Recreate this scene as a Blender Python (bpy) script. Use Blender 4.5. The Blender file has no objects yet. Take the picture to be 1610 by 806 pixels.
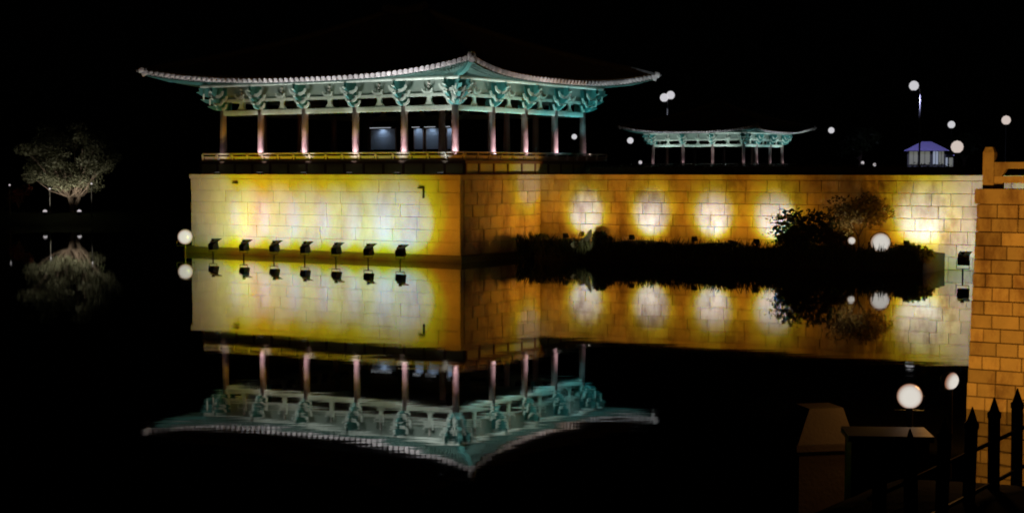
import bpy, math, random
from mathutils import Vector, Matrix
random.seed(11)
R = math.radians
sc = bpy.context.scene
C = sc.collection

# ------------------------------------------------------------------ camera, sky, moonlight, exposure
cam_d = bpy.data.cameras.new('camera'); cam = bpy.data.objects.new('camera', cam_d); C.objects.link(cam)
cam.location = (0, 0, 4.79); cam.rotation_euler = (R(90 - 3.2), 0, 0)
cam_d.sensor_width = 36; cam_d.lens = 36 * 2450 / 1610
cam_d.clip_start = .1; cam_d.clip_end = 3000
sc.camera = cam
wd = bpy.data.worlds.new('World'); sc.world = wd; wd.use_nodes = True
nt = wd.node_tree; bg = nt.nodes['Background']
sk = nt.nodes.new('ShaderNodeTexSky'); sk.sky_type = 'NISHITA'; sk.sun_disc = False
MOON_EL, MOON_AZ = R(28), R(-120)
sk.sun_elevation = MOON_EL; sk.sun_rotation = MOON_AZ
nt.links.new(sk.outputs[0], bg.inputs[0]); bg.inputs[1].default_value = .00002
sd = bpy.data.lights.new('moonlight', 'SUN'); sd.energy = .0012; sd.angle = R(.5); sd.color = (.8, .88, 1)
so = bpy.data.objects.new('moonlight', sd); C.objects.link(so)
so.rotation_euler = Vector((-math.sin(MOON_AZ) * math.cos(MOON_EL), -math.cos(MOON_AZ) * math.cos(MOON_EL), -math.sin(MOON_EL))).to_track_quat('-Z', 'Y').to_euler()
sc.cycles.filter_width = 1.9
sc.view_settings.view_transform = 'Standard'; sc.view_settings.look = 'None'
sc.view_settings.exposure = 0; sc.view_settings.gamma = 1; sc.view_settings.use_curve_mapping = False

# ------------------------------------------------------------------ materials
MATS = {}
def mat(name, col, rough=.7, var=.25, scale=3., bump=0., metal=0., col2=None, rnd=0., spec=.5, stain=0., stain_scale=.8, trans=0.):
    if name in MATS: return MATS[name]
    m = bpy.data.materials.new(name); m.use_nodes = True
    t = m.node_tree; N = t.nodes; b = N['Principled BSDF']; l = t.links.new
    geo = N.new('ShaderNodeNewGeometry')
    nz = N.new('ShaderNodeTexNoise'); nz.inputs['Scale'].default_value = scale; nz.inputs['Detail'].default_value = 6
    l(geo.outputs['Position'], nz.inputs['Vector'])
    mx = N.new('ShaderNodeMix'); mx.data_type = 'RGBA'
    mx.inputs[6].default_value = tuple(c * (1 - var) for c in col) + (1,)
    mx.inputs[7].default_value = tuple(min(1, c * (1 + var)) for c in (col2 or col)) + (1,)
    l(nz.outputs[0], mx.inputs[0]); out = mx.outputs[2]
    if rnd:
        oi = N.new('ShaderNodeObjectInfo'); hs = N.new('ShaderNodeHueSaturation')
        mr = N.new('ShaderNodeMapRange'); mr.inputs[3].default_value = 1 - rnd; mr.inputs[4].default_value = 1 + rnd
        l(oi.outputs['Random'], mr.inputs[0]); l(mr.outputs[0], hs.inputs['Value']); l(out, hs.inputs['Color']); out = hs.outputs[0]
    if stain:
        n2 = N.new('ShaderNodeTexNoise'); n2.inputs['Scale'].default_value = stain_scale; n2.inputs['Detail'].default_value = 8; n2.inputs['Roughness'].default_value = .7
        mp = N.new('ShaderNodeMapping'); mp.inputs['Scale'].default_value = (1, 1, .45); l(geo.outputs['Position'], mp.inputs[0]); l(mp.outputs[0], n2.inputs['Vector'])
        r2 = N.new('ShaderNodeMapRange'); r2.inputs[1].default_value = .48; r2.inputs[2].default_value = .64; r2.inputs[3].default_value = 1; r2.inputs[4].default_value = 1 - stain
        l(n2.outputs[0], r2.inputs[0])
        m2 = N.new('ShaderNodeMix'); m2.data_type = 'RGBA'; m2.blend_type = 'MULTIPLY'; m2.inputs[0].default_value = 1
        cmb = N.new('ShaderNodeCombineColor'); pw_ = N.new('ShaderNodeMath'); pw_.operation = 'POWER'; pw_.inputs[1].default_value = 1.3; l(r2.outputs[0], pw_.inputs[0]); l(r2.outputs[0], cmb.inputs[0]); l(pw_.outputs[0], cmb.inputs[1]); l(pw_.outputs[0], cmb.inputs[2]); l(out, m2.inputs[6]); l(cmb.outputs[0], m2.inputs[7]); out = m2.outputs[2]
    l(out, b.inputs['Base Color'])
    b.inputs['Roughness'].default_value = rough; b.inputs['Metallic'].default_value = metal; b.inputs['Specular IOR Level'].default_value = spec
    if bump:
        n3 = N.new('ShaderNodeTexNoise'); n3.inputs['Scale'].default_value = scale * 5; n3.inputs['Detail'].default_value = 5
        l(geo.outputs['Position'], n3.inputs['Vector'])
        bp = N.new('ShaderNodeBump'); bp.inputs['Strength'].default_value = bump; bp.inputs['Distance'].default_value = .03
        l(n3.outputs[0], bp.inputs['Height']); l(bp.outputs[0], b.inputs['Normal'])
    if trans:
        tr = N.new('ShaderNodeBsdfTranslucent'); l(out, tr.inputs[0]); ms = N.new('ShaderNodeMixShader'); ms.inputs[0].default_value = trans
        l(b.outputs[0], ms.inputs[1]); l(tr.outputs[0], ms.inputs[2]); l(ms.outputs[0], N['Material Output'].inputs[0])
    MATS[name] = m; return m
def emis(name, col, st):
    if name in MATS: return MATS[name]
    m = bpy.data.materials.new(name); m.use_nodes = True; b = m.node_tree.nodes['Principled BSDF']
    b.inputs['Base Color'].default_value = (.12, .12, .12, 1); b.inputs['Emission Color'].default_value = (*col, 1); b.inputs['Emission Strength'].default_value = st
    b.inputs['Roughness'].default_value = .3
    MATS[name] = m; return m

STONE = mat('granite_block', (.44, .36, .27), .85, .28, 2.2, .5, rnd=.17, stain=.42, stain_scale=.9)
STONEF = mat('glare_softened_granite', (.44, .37, .28), .85, .12, 2.2, .2, rnd=.05, stain=.2, stain_scale=.5)  # same granite, evened out in colour to imitate floodlight glare on the front
STONE2 = mat('granite_block_near', (.42, .34, .25), .85, .25, 3.5, .5, rnd=.26, stain=.5, stain_scale=1.5)
MORTAR = mat('glare_paled_joint', (.39, .325, .24), .95, .3, 4)  # joint colour kept close to the stone, imitating joints lost in glare
WETSTONE = mat('wet_footing', (.09, .07, .05), .5, .4, 2, .4)
PODIUM = mat('podium_stone', (.34, .31, .26), .85, .2, 3, .3, rnd=.12)
COLUMN = mat('red_column_paint', (.36, .22, .21), .5, .12, 3)
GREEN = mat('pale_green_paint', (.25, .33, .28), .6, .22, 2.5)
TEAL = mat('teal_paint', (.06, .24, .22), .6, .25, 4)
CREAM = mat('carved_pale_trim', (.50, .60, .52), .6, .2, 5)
PINKT = mat('ochre_stud', (.62, .62, .55), .6, .1, 5)
SOFFIT = mat('shaded_soffit_paint', (.045, .085, .07), .7, .25, 3)  # green paint darkened in colour to stand for the weakly lit eave underside
RAFTER = mat('shaded_rafter_paint', (.05, .12, .10), .65, .2, 4)  # rafter green darkened likewise, eave shade put into the colour
TILE = mat('grey_roof_tile', (.16, .16, .165), .7, .3, 3, .2)
TILEEND = mat('eave_tile_plaster', (.68, .66, .66), .7, .25, 6, .2, rnd=.25)
WOOD = mat('dark_brown_wood', (.16, .09, .065), .65, .3, 4)
REDWOOD = mat('red_skirt_beam', (.30, .07, .04), .6, .2, 3)
RAIL = mat('rail_paint', (.42, .33, .31), .55, .2, 4)
SKIRT = mat('olive_skirt_board', (.42, .42, .26), .7, .25, 3)
SOIL = mat('dark_soil', (.035, .028, .018), .95, .4, 1.5, .4)
GRASSG = mat('night_grass_ground', (.03, .045, .02), .95, .4, .7, .3)
REED = mat('reed_leaf', (.045, .06, .02), .7, .4, 3)
LEAFD = mat('dark_leaf', (.035, .05, .018), .6, .4, 3)
LEAFY = mat('autumn_leaf', (.12, .09, .03), .6, .4, 3, trans=.35)
LEAFP = mat('pale_broad_leaf', (.38, .4, .28), .5, .2, 5, trans=.2)
LEAFO = mat('olive_leaf', (.10, .10, .055), .7, .35, 2, trans=.3)
LEAFR = mat('red_leaf', (.16, .04, .02), .6, .3, 3, trans=.3)
BARK = mat('bark', (.10, .07, .05), .9, .3, 6, .6)
METAL = mat('black_lamp_metal', (.025, .023, .02), .45, .2, 8)
POLE = mat('grey_pole_metal', (.16, .16, .18), .5, .15, 5)
FENCE = mat('black_post_paint', (.02, .017, .014), .6, .3, 6)
CONC = mat('cast_box', (.10, .075, .055), .8, .2, 6, .2)
CABINET = mat('dark_cabinet', (.008, .008, .008), .6, .2, 6)
PLASTER = mat('booth_wall', (.10, .10, .10), .7, .1, 3)
VIOLET = mat('violet_sheet_roof', (.32, .28, .62), .5, .12, 3)
GLASS_D = mat('dark_window', (.05, .06, .07), .2, .1, 3)
PANEL = mat('blue_grey_panel', (.34, .42, .56), .5, .12, 2)
LENS = emis('lit_lens', (1, .93, .88), .38)
LENSW = emis('lit_lens_warm', (1, .9, .82), .42)
GLOBE = emis('lit_globe', (.97, .95, 1), .60)
GLOBEW = emis('lit_globe_warm', (1, .84, .76), .62)
SPARK = emis('lit_small_lamp', (1, .93, .95), .5)

def core_lens(name, rim, core, s0, s1):
    m = bpy.data.materials.new(name); m.use_nodes = True; N = m.node_tree.nodes; b = N['Principled BSDF']; l = m.node_tree.links.new
    at_ = N.new('ShaderNodeAttribute'); at_.attribute_name = 'core'
    mx = N.new('ShaderNodeMix'); mx.data_type = 'RGBA'; mx.inputs[6].default_value = (*[c*s0 for c in rim], 1); mx.inputs[7].default_value = (*[c*s1 for c in core], 1)
    l(at_.outputs['Fac'], mx.inputs[0]); l(mx.outputs[2], b.inputs['Emission Color']); b.inputs['Emission Strength'].default_value = 1
    b.inputs['Base Color'].default_value = (.1, .1, .1, 1); b.inputs['Roughness'].default_value = .25
    return m
CORE = core_lens('floodlight_glass', (1, .42, .10), (1, .95, .86), .20, .62)
CORER = core_lens('floodlight_glass_pink', (1, .36, .16), (1, .94, .84), .22, .70)
def water_mat():
    m = bpy.data.materials.new('pond_water'); m.use_nodes = True
    t = m.node_tree; N = t.nodes; l = t.links.new; b = N['Principled BSDF']
    b.inputs['Base Color'].default_value = (.003, .003, .0025, 1); b.inputs['Roughness'].default_value = .02; b.inputs['IOR'].default_value = 1.333
    geo = N.new('ShaderNodeNewGeometry')
    mp = N.new('ShaderNodeMapping'); mp.inputs['Scale'].default_value = (.35, .9, 1); l(geo.outputs['Position'], mp.inputs[0])
    nz = N.new('ShaderNodeTexNoise'); nz.inputs['Scale'].default_value = .9; nz.inputs['Detail'].default_value = 3; l(mp.outputs[0], nz.inputs['Vector'])
    bp = N.new('ShaderNodeBump'); bp.inputs['Strength'].default_value = .075; bp.inputs['Distance'].default_value = .03
    l(nz.outputs[0], bp.inputs['Height']); l(bp.outputs[0], b.inputs['Normal'])
    return m
WATER = water_mat()

# ------------------------------------------------------------------ mesh helpers
class MB:
    def __init__(s): s.v = []; s.f = []
    def add(s, vs, fs):
        n = len(s.v); s.v += [tuple(v) for v in vs]; s.f += [tuple(i + n for i in f) for f in fs]; return s
    def box(s, x0, x1, y0, y1, z0, z1):
        return s.add([(x0,y0,z0),(x1,y0,z0),(x1,y1,z0),(x0,y1,z0),(x0,y0,z1),(x1,y0,z1),(x1,y1,z1),(x0,y1,z1)],
              [(3,2,1,0),(4,5,6,7),(0,1,5,4),(1,2,6,5),(2,3,7,6),(3,0,4,7)])
    def tube(s, pts, rad, n=8, caps=True):
        pts = [Vector(p) for p in pts]; k = len(pts)
        rad = rad if isinstance(rad, (list, tuple)) else [rad] * k
        vs = []; fs = []
        for i, p in enumerate(pts):
            d = (pts[min(i+1, k-1)] - pts[max(i-1, 0)]).normalized()
            a = Vector((0, 0, 1)) if abs(d.z) < .9 else Vector((1, 0, 0))
            x = d.cross(a).normalized(); y = d.cross(x)
            for j in range(n):
                th = 2 * math.pi * j / n
                vs.append(p + (x * math.cos(th) + y * math.sin(th)) * rad[i])
        for i in range(k - 1):
            for j in range(n):
                fs.append((i*n + j, i*n + (j+1) % n, (i+1)*n + (j+1) % n, (i+1)*n + j))
        if caps: fs.append(tuple(range(n))[::-1]); fs.append(tuple(range((k-1)*n, k*n)))
        return s.add(vs, fs)
    def prism(s, prof, fn, t0, t1):   # profile polygon (a,b) swept from t0 to t1; fn(a,b,t)->point
        n = len(prof)
        vs = [fn(a, b, t0) for a, b in prof] + [fn(a, b, t1) for a, b in prof]
        fs = [tuple(range(n))[::-1], tuple(range(n, 2*n))] + [(i, (i+1) % n, n + (i+1) % n, n + i) for i in range(n)]
        return s.add(vs, fs)
    def lathe(s, prof, n=12, c=(0, 0, 0)):
        vs = []; fs = []; k = len(prof)
        for r, z in prof:
            for j in range(n):
                th = 2*math.pi*j/n; vs.append((c[0] + r*math.cos(th), c[1] + r*math.sin(th), c[2] + z))
        for i in range(k-1):
            for j in range(n): fs.append((i*n+j, i*n+(j+1) % n, (i+1)*n+(j+1) % n, (i+1)*n+j))
        fs.append(tuple(range(n))[::-1]); fs.append(tuple(range((k-1)*n, k*n)))
        return s.add(vs, fs)
    def grid(s, rows):
        n = len(rows[0]); vs = [p for r in rows for p in r]
        return s.add(vs, [(i*n+j, i*n+j+1, (i+1)*n+j+1, (i+1)*n+j) for i in range(len(rows)-1) for j in range(n-1)])
    def build(s, name, m, parent=None, smooth=False, fix=False):
        me = bpy.data.meshes.new(name); me.from_pydata(s.v, [], s.f); me.update()
        if fix:
            import bmesh
            b = bmesh.new(); b.from_mesh(me); bmesh.ops.recalc_face_normals(b, faces=b.faces); b.to_mesh(me); b.free()
        me.materials.append(m)
        if smooth:
            for p in me.polygons: p.use_smooth = True
        o = bpy.data.objects.new(name, me); C.objects.link(o)
        if parent: o.parent = parent
        return o
def inst(src, name, parent, loc, rot=(0, 0, 0), scale=(1, 1, 1), m=None):
    o = bpy.data.objects.new(name, src); C.objects.link(o); o.parent = parent
    o.location = loc; o.rotation_euler = rot; o.scale = scale
    return o
def tag(o, label=None, cat=None, group=None, kind=None):
    if label: o['label'] = label
    if cat: o['category'] = cat
    if group: o['group'] = group
    if kind: o['kind'] = kind
    return o
def thing(name, label, cat, loc=(0, 0, 0), rz=0, group=None):
    o = bpy.data.objects.new(name, None); C.objects.link(o); o.location = loc; o.rotation_euler = (0, 0, rz)
    o.empty_display_size = .3
    return tag(o, label, cat, group)
def spot(parent, loc, target, watts, col, deg, blend=.6, size=.05, name='beam'):
    d = bpy.data.lights.new(name, 'SPOT'); d.energy = watts; d.color = col; d.spot_size = R(deg); d.spot_blend = blend; d.shadow_soft_size = size
    o = bpy.data.objects.new(name, d); C.objects.link(o); o.parent = parent; o.location = loc
    o.rotation_euler = (Vector(target) - Vector(loc)).to_track_quat('-Z', 'Y').to_euler(); return o
def point(parent, loc, watts, col, size=.1, name='glow'):
    d = bpy.data.lights.new(name, 'POINT'); d.energy = watts; d.color = col; d.shadow_soft_size = size
    o = bpy.data.objects.new(name, d); C.objects.link(o); o.parent = parent; o.location = loc; return o

# palace frame: x runs along the pavilion front (to the right), y into the land
PR = R(-32.5); PX, PY = -2.98, 82.0
def W(x, y, z=0.): return Vector((PX + x*math.cos(PR) - y*math.sin(PR), PY + x*math.sin(PR) + y*math.cos(PR), z))

EX, EL, EY, EB = 1.35, -17.5, -1.5, 6.35      # embankment: right face, left end, front face, inner corner
HW = 4.5

# ------------------------------------------------------------------ setting
tag(MB().box(-900, 900, -300, 1400, -2.2, -1.6).build('ground', SOIL), kind='structure')
m = MB(); m.add([(-320, -30, 0), (320, -30, 0), (320, 330, 0), (-320, 330, 0)], [(0, 1, 2, 3)])
tag(m.build('pond_water', WATER), kind='structure')
# land behind the walls
def land(pts, z0, z1, name, m_):
    b = MB(); n = len(pts); vs = [(p.x, p.y, z0) for p in pts] + [(p.x, p.y, z1) for p in pts]
    b.add(vs, [tuple(range(n, 2*n))] + [(i, (i+1) % n, n + (i+1) % n, n + i) for i in range(n)])
    return tag(b.build(name, m_, fix=True), kind='structure')
land([W(EL + .5, EY + .5), W(EX - .5, EY + .5), W(EX - .5, EB + .5), W(60, EB + .5), W(200, 60), W(300, 500), W(-60, 500), W(EL + .5, 40)], -1, 4.42, 'palace_ground', GRASSG)
# far shore on the left
b = MB(); rows = []
for i in range(10):
    t = i / 9; row = []
    for j in range(25):
        x = -150 + j * 6.4
        yy = 133 + 60 * t + 3 * math.sin(j * .7)
        z = -1 + 2.0 * min(1, t * 9) + 3.5 * max(0, t - .15) ** 1.2 + .25 * math.sin(j * 1.3 + i)
        row.append((x, yy, z))
    rows.append(row)
b.grid(rows); tag(b.build('far_shore', GRASSG, smooth=True), kind='structure')
# near bank on the right, below the viewer
b = MB(); rows = []
for i in range(26):
    Y = 3 + i * .7
    row = []
    for j in range(26):
        X = 1.2 + j * .5
        z = 2.62 if Y < 10.8 else 2.62 - (Y - 10.8) * .30 if Y < 14.5 else 1.51 - (Y - 14.5) * .62
        z -= max(0, 2.3 - X + (Y - 10) * .03) * 1.6
        row.append((X, Y, z + .03 * math.sin(3.1*X + 1.7*Y)))
    rows.append(row)
b.grid(rows); tag(b.build('near_bank', SOIL, smooth=True), kind='structure')

# ------------------------------------------------------------------ stone walls
def block_mesh(name, m_, kf=-.42, e=.035):
    b = MB()
    # unit block, front face at y=-.5, chamfered front edge
    f = [(-.5+e*.7, -.5, -.5+e), (.5-e*.7, -.5, -.5+e), (.5-e*.7, -.5, .5-e), (-.5+e*.7, -.5, .5-e)]
    k = [(-.5, kf, -.5), (.5, kf, -.5), (.5, kf, .5), (-.5, kf, .5)]
    bk = [(-.5, .5, -.5), (.5, .5, -.5), (.5, .5, .5), (-.5, .5, .5)]
    fs = [(0, 1, 2, 3)]
    for i in range(4):
        j = (i+1) % 4
        fs += [(4+i, 4+j, j, i), (8+i, 8+j, 4+j, 4+i)]
    b.add(f + k + bk, fs)
    me = bpy.data.meshes.new(name); me.from_pydata(b.v, [], b.f); me.materials.append(m_); me.update(); return me
BLOCK = block_mesh('stone', STONE); BLOCKF = block_mesh('stone_front', STONEF, -.465, .02); BLOCK2 = block_mesh('stone_near', STONE2)
def stones(parent, mesh, x0, x1, z0, z1, n, wavg, origin, rot, depth=.3, inset=None, joint=.014):
    """courses of blocks on a face whose local x runs along it and -y points out"""
    Mr = Matrix.Rotation(rot, 4, 'Z')
    h = (z1 - z0) / n
    for c in range(n):
        xa = x0 + (inset(c) if inset else 0)
        x = xa; first = True
        while x < x1 - .01:
            w = wavg * random.uniform(.72, 1.3)
            if first and c % 2: w *= .55
            first = False
            if x1 - x - w < wavg * .45: w = x1 - x
            p = Vector((x + w/2, depth/2 - random.uniform(0, .03), z0 + h * (c + .5)))
            q = Mr @ p + Vector(origin)
            inst(mesh, 'stone', parent, q, (random.uniform(-.004, .004), 0, rot + random.uniform(-.006, .006)), (w - joint, depth, h - joint))
            x += w
emb = thing('stone_embankment', 'tall floodlit granite embankment standing in the pond under the larger pavilion', 'embankment', W(0, 0), PR)
MB().box(EL + .1, EX - .1, EY + .1, 14, -1.2, HW - .03).build('wall_core', MORTAR, emb)
stones(emb, BLOCKF, EL, EX, 0.36, HW - .26, 6, 1.25, (0, EY, 0), 0, joint=.009)
stones(emb, BLOCK, EY + .31, EB + .3, 0.36, HW - .26, 6, 1.15, (EX, 0, 0), R(90))
MB().box(EL - .06, EX + .06, EY - .08, EY + .7, HW - .25, HW).build('coping', STONEF, emb)
MB().box(EX - .75, EX + .064, EY + .703, EB + .3, HW - .25, HW - .002).build('coping', STONE, emb)
b = MB(); b.box(EL - .3, EX + .28, EY - .32, EY + .2, -1.2, .34)
tag(b.build('footing', WETSTONE, emb), 'dark wet footing ledge along the waterline')
MB().box(EX - .2, EX + .277, EY + .203, EB + .2, -1.2, .337).build('footing', WETSTONE, emb)
for px, pz, kind in ((-13.95, 3.98, 0), (-1.0, 3.78, 1)):
    b = MB(); b.box(px - .28, px + .1, EY - .12, EY + .02, pz, pz + .07)
    if kind: b.box(px + .03, px + .1, EY - .12, EY + .02, pz - .5, pz - .003)
    tag(b.build('wall_bracket', METAL, emb), 'small dark iron bracket fixed to the wall')

LX = 28.0
lw = thing('pond_wall', 'long granite wall with bright lamp pools running from the embankment to the right', 'wall', W(EX, EB), PR)
o_ = (-EX, -EB)
MB().box(.1, LX - EX, .1, 2, -1.2, HW - .03).build('wall_core', MORTAR, lw)
stones(lw, BLOCK, .02, LX - EX, 0.0, HW - .26, 7, 1.1, (0, 0, 0), 0)
MB().box(.07, LX - EX, -.06, .6, HW - .25, HW).build('coping', STONE, lw)

NX, NY, NH = 9.24, 31.0, 4.4
nw = thing('brick_pier', 'near wall of squared stone blocks lit orange at the right edge', 'wall', (NX, NY, 0), PR)
MB().add([(-.12, .12, -1.2), (7, .12, -1.2), (7, 9, -1.2), (-.12, 9, -1.2), (.04, .12, NH-.3), (7, .12, NH-.3), (7, 9, NH-.3), (.04, 9, NH-.3)],
  [(3,2,1,0),(4,5,6,7),(0,1,5,4),(1,2,6,5),(2,3,7,6),(3,0,4,7)]).build('wall_core', MORTAR, nw)
stones(nw, BLOCK2, 0, 2.6, -.02, NH - .3, 15, .44, (0, 0, 0), 0, depth=.3, inset=lambda c: -.15 * (1 - (c + .5)/15), joint=.011)
b = MB(); b.box(2.6, 7, .02, .3, -.4, NH - .3); b.build('wall_return', STONE2, nw)
MB().box(-.03, 7, -.04, .8, NH - .295, NH).build('coping', STONE2, nw)

rl = thing('stone_railing', 'low stone railing with a square end post on the near wall', 'railing', (NX + .13, NY + .07, NH), PR)
b = MB(); b.box(0, .22, 0, .22, 0, .72)
b.add([(0,0,.72),(.22,0,.72),(.22,.22,.72),(0,.22,.72),(.04,.04,.83),(.18,.04,.83),(.18,.18,.83),(.04,.18,.83)], [(0,1,5,4),(1,2,6,5),(2,3,7,6),(3,0,4,7),(4,5,6,7)])
b.build('post', STONE2, rl)
for k in (1,):
    MB().box(1.62, 1.84, 0, .22, 0, .8).build('post', STONE2, rl)
for x0 in (.22, 1.84):
    MB().box(x0, x0 + 1.4, .03, .19, .40, .53).build('top_rail', STONE2, rl)
    MB().box(x0, x0 + 1.4, .045, .175, .12, .25).build('middle_rail', STONE2, rl)
    b = MB(); b.prism([(0, .25), (.14, .25), (.24, .40), (0, .40)], lambda a, z, t: (x0 + a, t, z), .05, .17)
    b.prism([(1.16, .40), (1.26, .25), (1.4, .25), (1.4, .40)], lambda a, z, t: (x0 + a, t, z), .05, .17)
    b.build('scroll_block', STONE2, rl)
    for xa, xb in ((0, .16), (.9, 1.4)): MB().box(x0 + xa, x0 + xb, .05, .17, 0, .12).build('foot_block', STONE2, rl)

# ------------------------------------------------------------------ pavilion
def make_pavilion(root, bx, by, tint, tiles=True, floor_ext=.95, er=.95, skirt=True, inner=True):
    """local frame: near corner column at the origin, building over x<0, y>0, ground at z=0"""
    LXp, LYp = sum(bx), sum(by)
    xs = [0]; [xs.append(xs[-1] - w) for w in bx]
    ys = [0]; [ys.append(ys[-1] + w) for w in by]
    zf, zb, zl, zu, zt = .80, 3.44, 3.73, 4.20, 5.10      # floor, lintel bottom/top, upper beam, board top
    cxm, cym = -LXp/2, LYp/2
    # base
    b = MB(); b.box(-LXp - .5, .5, -.5, LYp + .5, 0, zf - .16); b.build('podium', PODIUM, root)
    e = floor_ext
    b = MB(); b.box(-LXp - e, er, -e, LYp + e, zf - .155, zf); b.build('deck', WOOD, root)
    if skirt:
        for (x0, y0, x1, y1, horiz) in ((-LXp - e, -e, er, -e, 1), (er, -e, er, LYp + e, 0)):
            n = round((abs(x1-x0) + abs(y1-y0)) / 1.35)
            p = MB(); q = MB(); r_ = MB()
            if horiz:
                p.box(x0, x1, y0 + .06, y0 + .10, .1, zf - .16); r_.box(x0, x1, y0 + .02, y0 + .12, .02, .13)
            else:
                p.box(x0 - .10, x0 - .06, y0, y1, .1, zf - .16); r_.box(x0 - .12, x0 - .02, y0, y1, .02, .13)
            p.build('skirt_board', SKIRT, root); r_.build('skirt_beam', REDWOOD, root)
            for k in range(n + 1):
                t = k / n; x = x0 + (x1-x0)*t; y = y0 + (y1-y0)*t
                bb = MB()
                if horiz: bb.box(x - .06, x + .06, y, y + .11, .13, zf - .16)
                else: bb.box(x - .11, x, y - .06, y + .06, .13, zf - .16)
                bb.build('skirt_post', WOOD, root)
    # railing round the deck, one part per side with posts below it
    def railing(x0, y0, x1, y1):
        d = Vector((x1-x0, y1-y0, 0)); ln = d.length; d /= ln; nrm = Vector((d.y, -d.x, 0))
        def P(a, o, z): return Vector((x0, y0, 0)) + d*a + nrm*o + Vector((0, 0, z))
        b = MB()
        b.tube([P(0, 0, zf + .43), P(ln, 0, zf + .43)], .045, 8)
        b.prism([(-.03, zf + .22), (.03, zf + .22), (.03, zf + .28), (-.03, zf + .28)], lambda o, z, t: P(t, o, z), 0, ln)
        b.prism([(-.04, zf + .003), (.04, zf + .003), (.04, zf + .07), (-.04, zf + .07)], lambda o, z, t: P(t, o, z), 0, ln)
        rail = b.build('railing', RAIL, root, fix=True)
        n = max(2, round(ln / 1.15)); pb = MB()
        for k in range(n + 1):
            a = ln * k / n
            pst = MB(); pst.prism([(-.04, zf + .07), (.035, zf + .07), (.045, zf + .22), (.10, zf + .36), (.06, zf + .40), (0, zf + .30), (-.03, zf + .2)], lambda o, z, t: P(t, o, z), a - .045, a + .045)
            pst.build('baluster', RAIL, rail, fix=True)
            if k < n:
                pb.prism([(-.012, zf + .07), (.012, zf + .07), (.012, zf + .22), (-.012, zf + .22)], lambda o, z, t: P(t, o, z), a + .14, a + ln/n - .14)
        pb.build('rail_panel', RAIL, rail, fix=True)
    g = e - .12; gr = er - .12
    railing(-LXp - g, -g, gr, -g); railing(gr, -g, gr, LYp + g); railing(-LXp - g, LYp + g, -LXp - g, -g); railing(gr, LYp + g, -LXp - g, LYp + g)
    # columns
    colb = MB(); colb.lathe([(.215, 0), (.21, .6), (.195, 1.6), (.18, zl - zf)], 16)
    cme = colb.build('column', COLUMN, root, smooth=True); cme.location = (0, 0, zf)
    stn = MB(); stn.lathe([(.36, .003), (.36, .05), (.3, .12), (.25, .12)], 14); sme = stn.build('column_base_stone', PODIUM, cme)
    spots_ = [(x, y) for x in xs for y in ys if x in (xs[0], xs[-1]) or y in (ys[0], ys[-1])]
    if inner: spots_ += [(xs[i], ys[j]) for i in (1, len(xs)-2) for j in (1, len(ys)-2)]
    for (x, y) in spots_:
        if (x, y) == (0, 0): continue
        c = inst(cme.data, 'column', root, (x, y, zf)); inst(sme.data, 'column_base_stone', c, (0, 0, 0))
    # beams, struts, boards per side.  A side: origin corner, direction along, outward normal
    sides = [(Vector((0, 0, 0)), Vector((-1, 0, 0)), Vector((0, -1, 0)), bx, True), (Vector((0, 0, 0)), Vector((0, 1, 0)), Vector((1, 0, 0)), by, True),
             (Vector((-LXp, LYp, 0)), Vector((1, 0, 0)), Vector((0, 1, 0)), bx[::-1], False), (Vector((-LXp, LYp, 0)), Vector((0, -1, 0)), Vector((-1, 0, 0)), by[::-1], False)]
    hw_prof = [(-.34, 0), (.34, 0), (.24, .08), (.13, .22), (.11, .36), (.16, .475), (-.16, .475), (-.11, .36), (-.13, .22), (-.24, .08)]
    slab = [(-.35, 0), (.22, 0), (.40, .06), (.62, .20), (.52, .24), (.34, .24), (.42, .32), (.66, .38), (.90, .56), (.76, .58), (.50, .54), (.50, .64), (.78, .72), (1.05, .92), (.92, .96), (.95, 1.12), (-.35, 1.12)]
    arm1 = [(-.20, 0), (.20, 0), (.36, .09), (.44, .24), (.46, .34), (.36, .34), (.32, .22), (.2, .14), (-.2, .14), (-.32, .22), (-.36, .34), (-.46, .34), (-.44, .24), (-.36, .09)]
    arm2 = [(-.26, .42), (.26, .42), (.50, .52), (.60, .68), (.62, .78), (.50, .78), (.45, .66), (.26, .58), (-.26, .58), (-.45, .66), (-.50, .78), (-.62, .78), (-.60, .68), (-.50, .52)]
    for (o, d, nr, bays, front) in sides:
        ln = sum(bays); short = 0 if abs(d.x) > .5 else .003
        def P(a, out, z, o=o, d=d, nr=nr): return o + d*a + nr*out + Vector((0, 0, z))
        cut = .11
        b = MB(); b.prism([(-.10, zb), (.10, zb), (.12, zb + .06), (.12, zl - .05), (.10, zl), (-.10, zl)], lambda q, z, t: P(t, q, z), cut, ln - cut)
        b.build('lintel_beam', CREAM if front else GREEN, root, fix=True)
        b = MB(); b.prism([(-.08, zu), (.10, zu), (.10, zu + .16), (-.08, zu + .16)], lambda q, z, t: P(t, q, z), cut, ln - cut)
        b.build('upper_beam', CREAM, root, fix=True)
        b = MB(); b.prism([(-.03, zu + .163), (.03, zu + .163), (.03, zt + .12), (-.03, zt + .12)], lambda q, z, t: P(t, q, z), cut, ln - cut)
        b.build('frieze_board', GREEN, root, fix=True)
        b = MB(); b.tube([P(-.9, .86, zt + .02), P(ln + .9, .86, zt + .02)], .10, 10); b.build('eave_purlin', CREAM, root, smooth=False)
        a = 0
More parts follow.
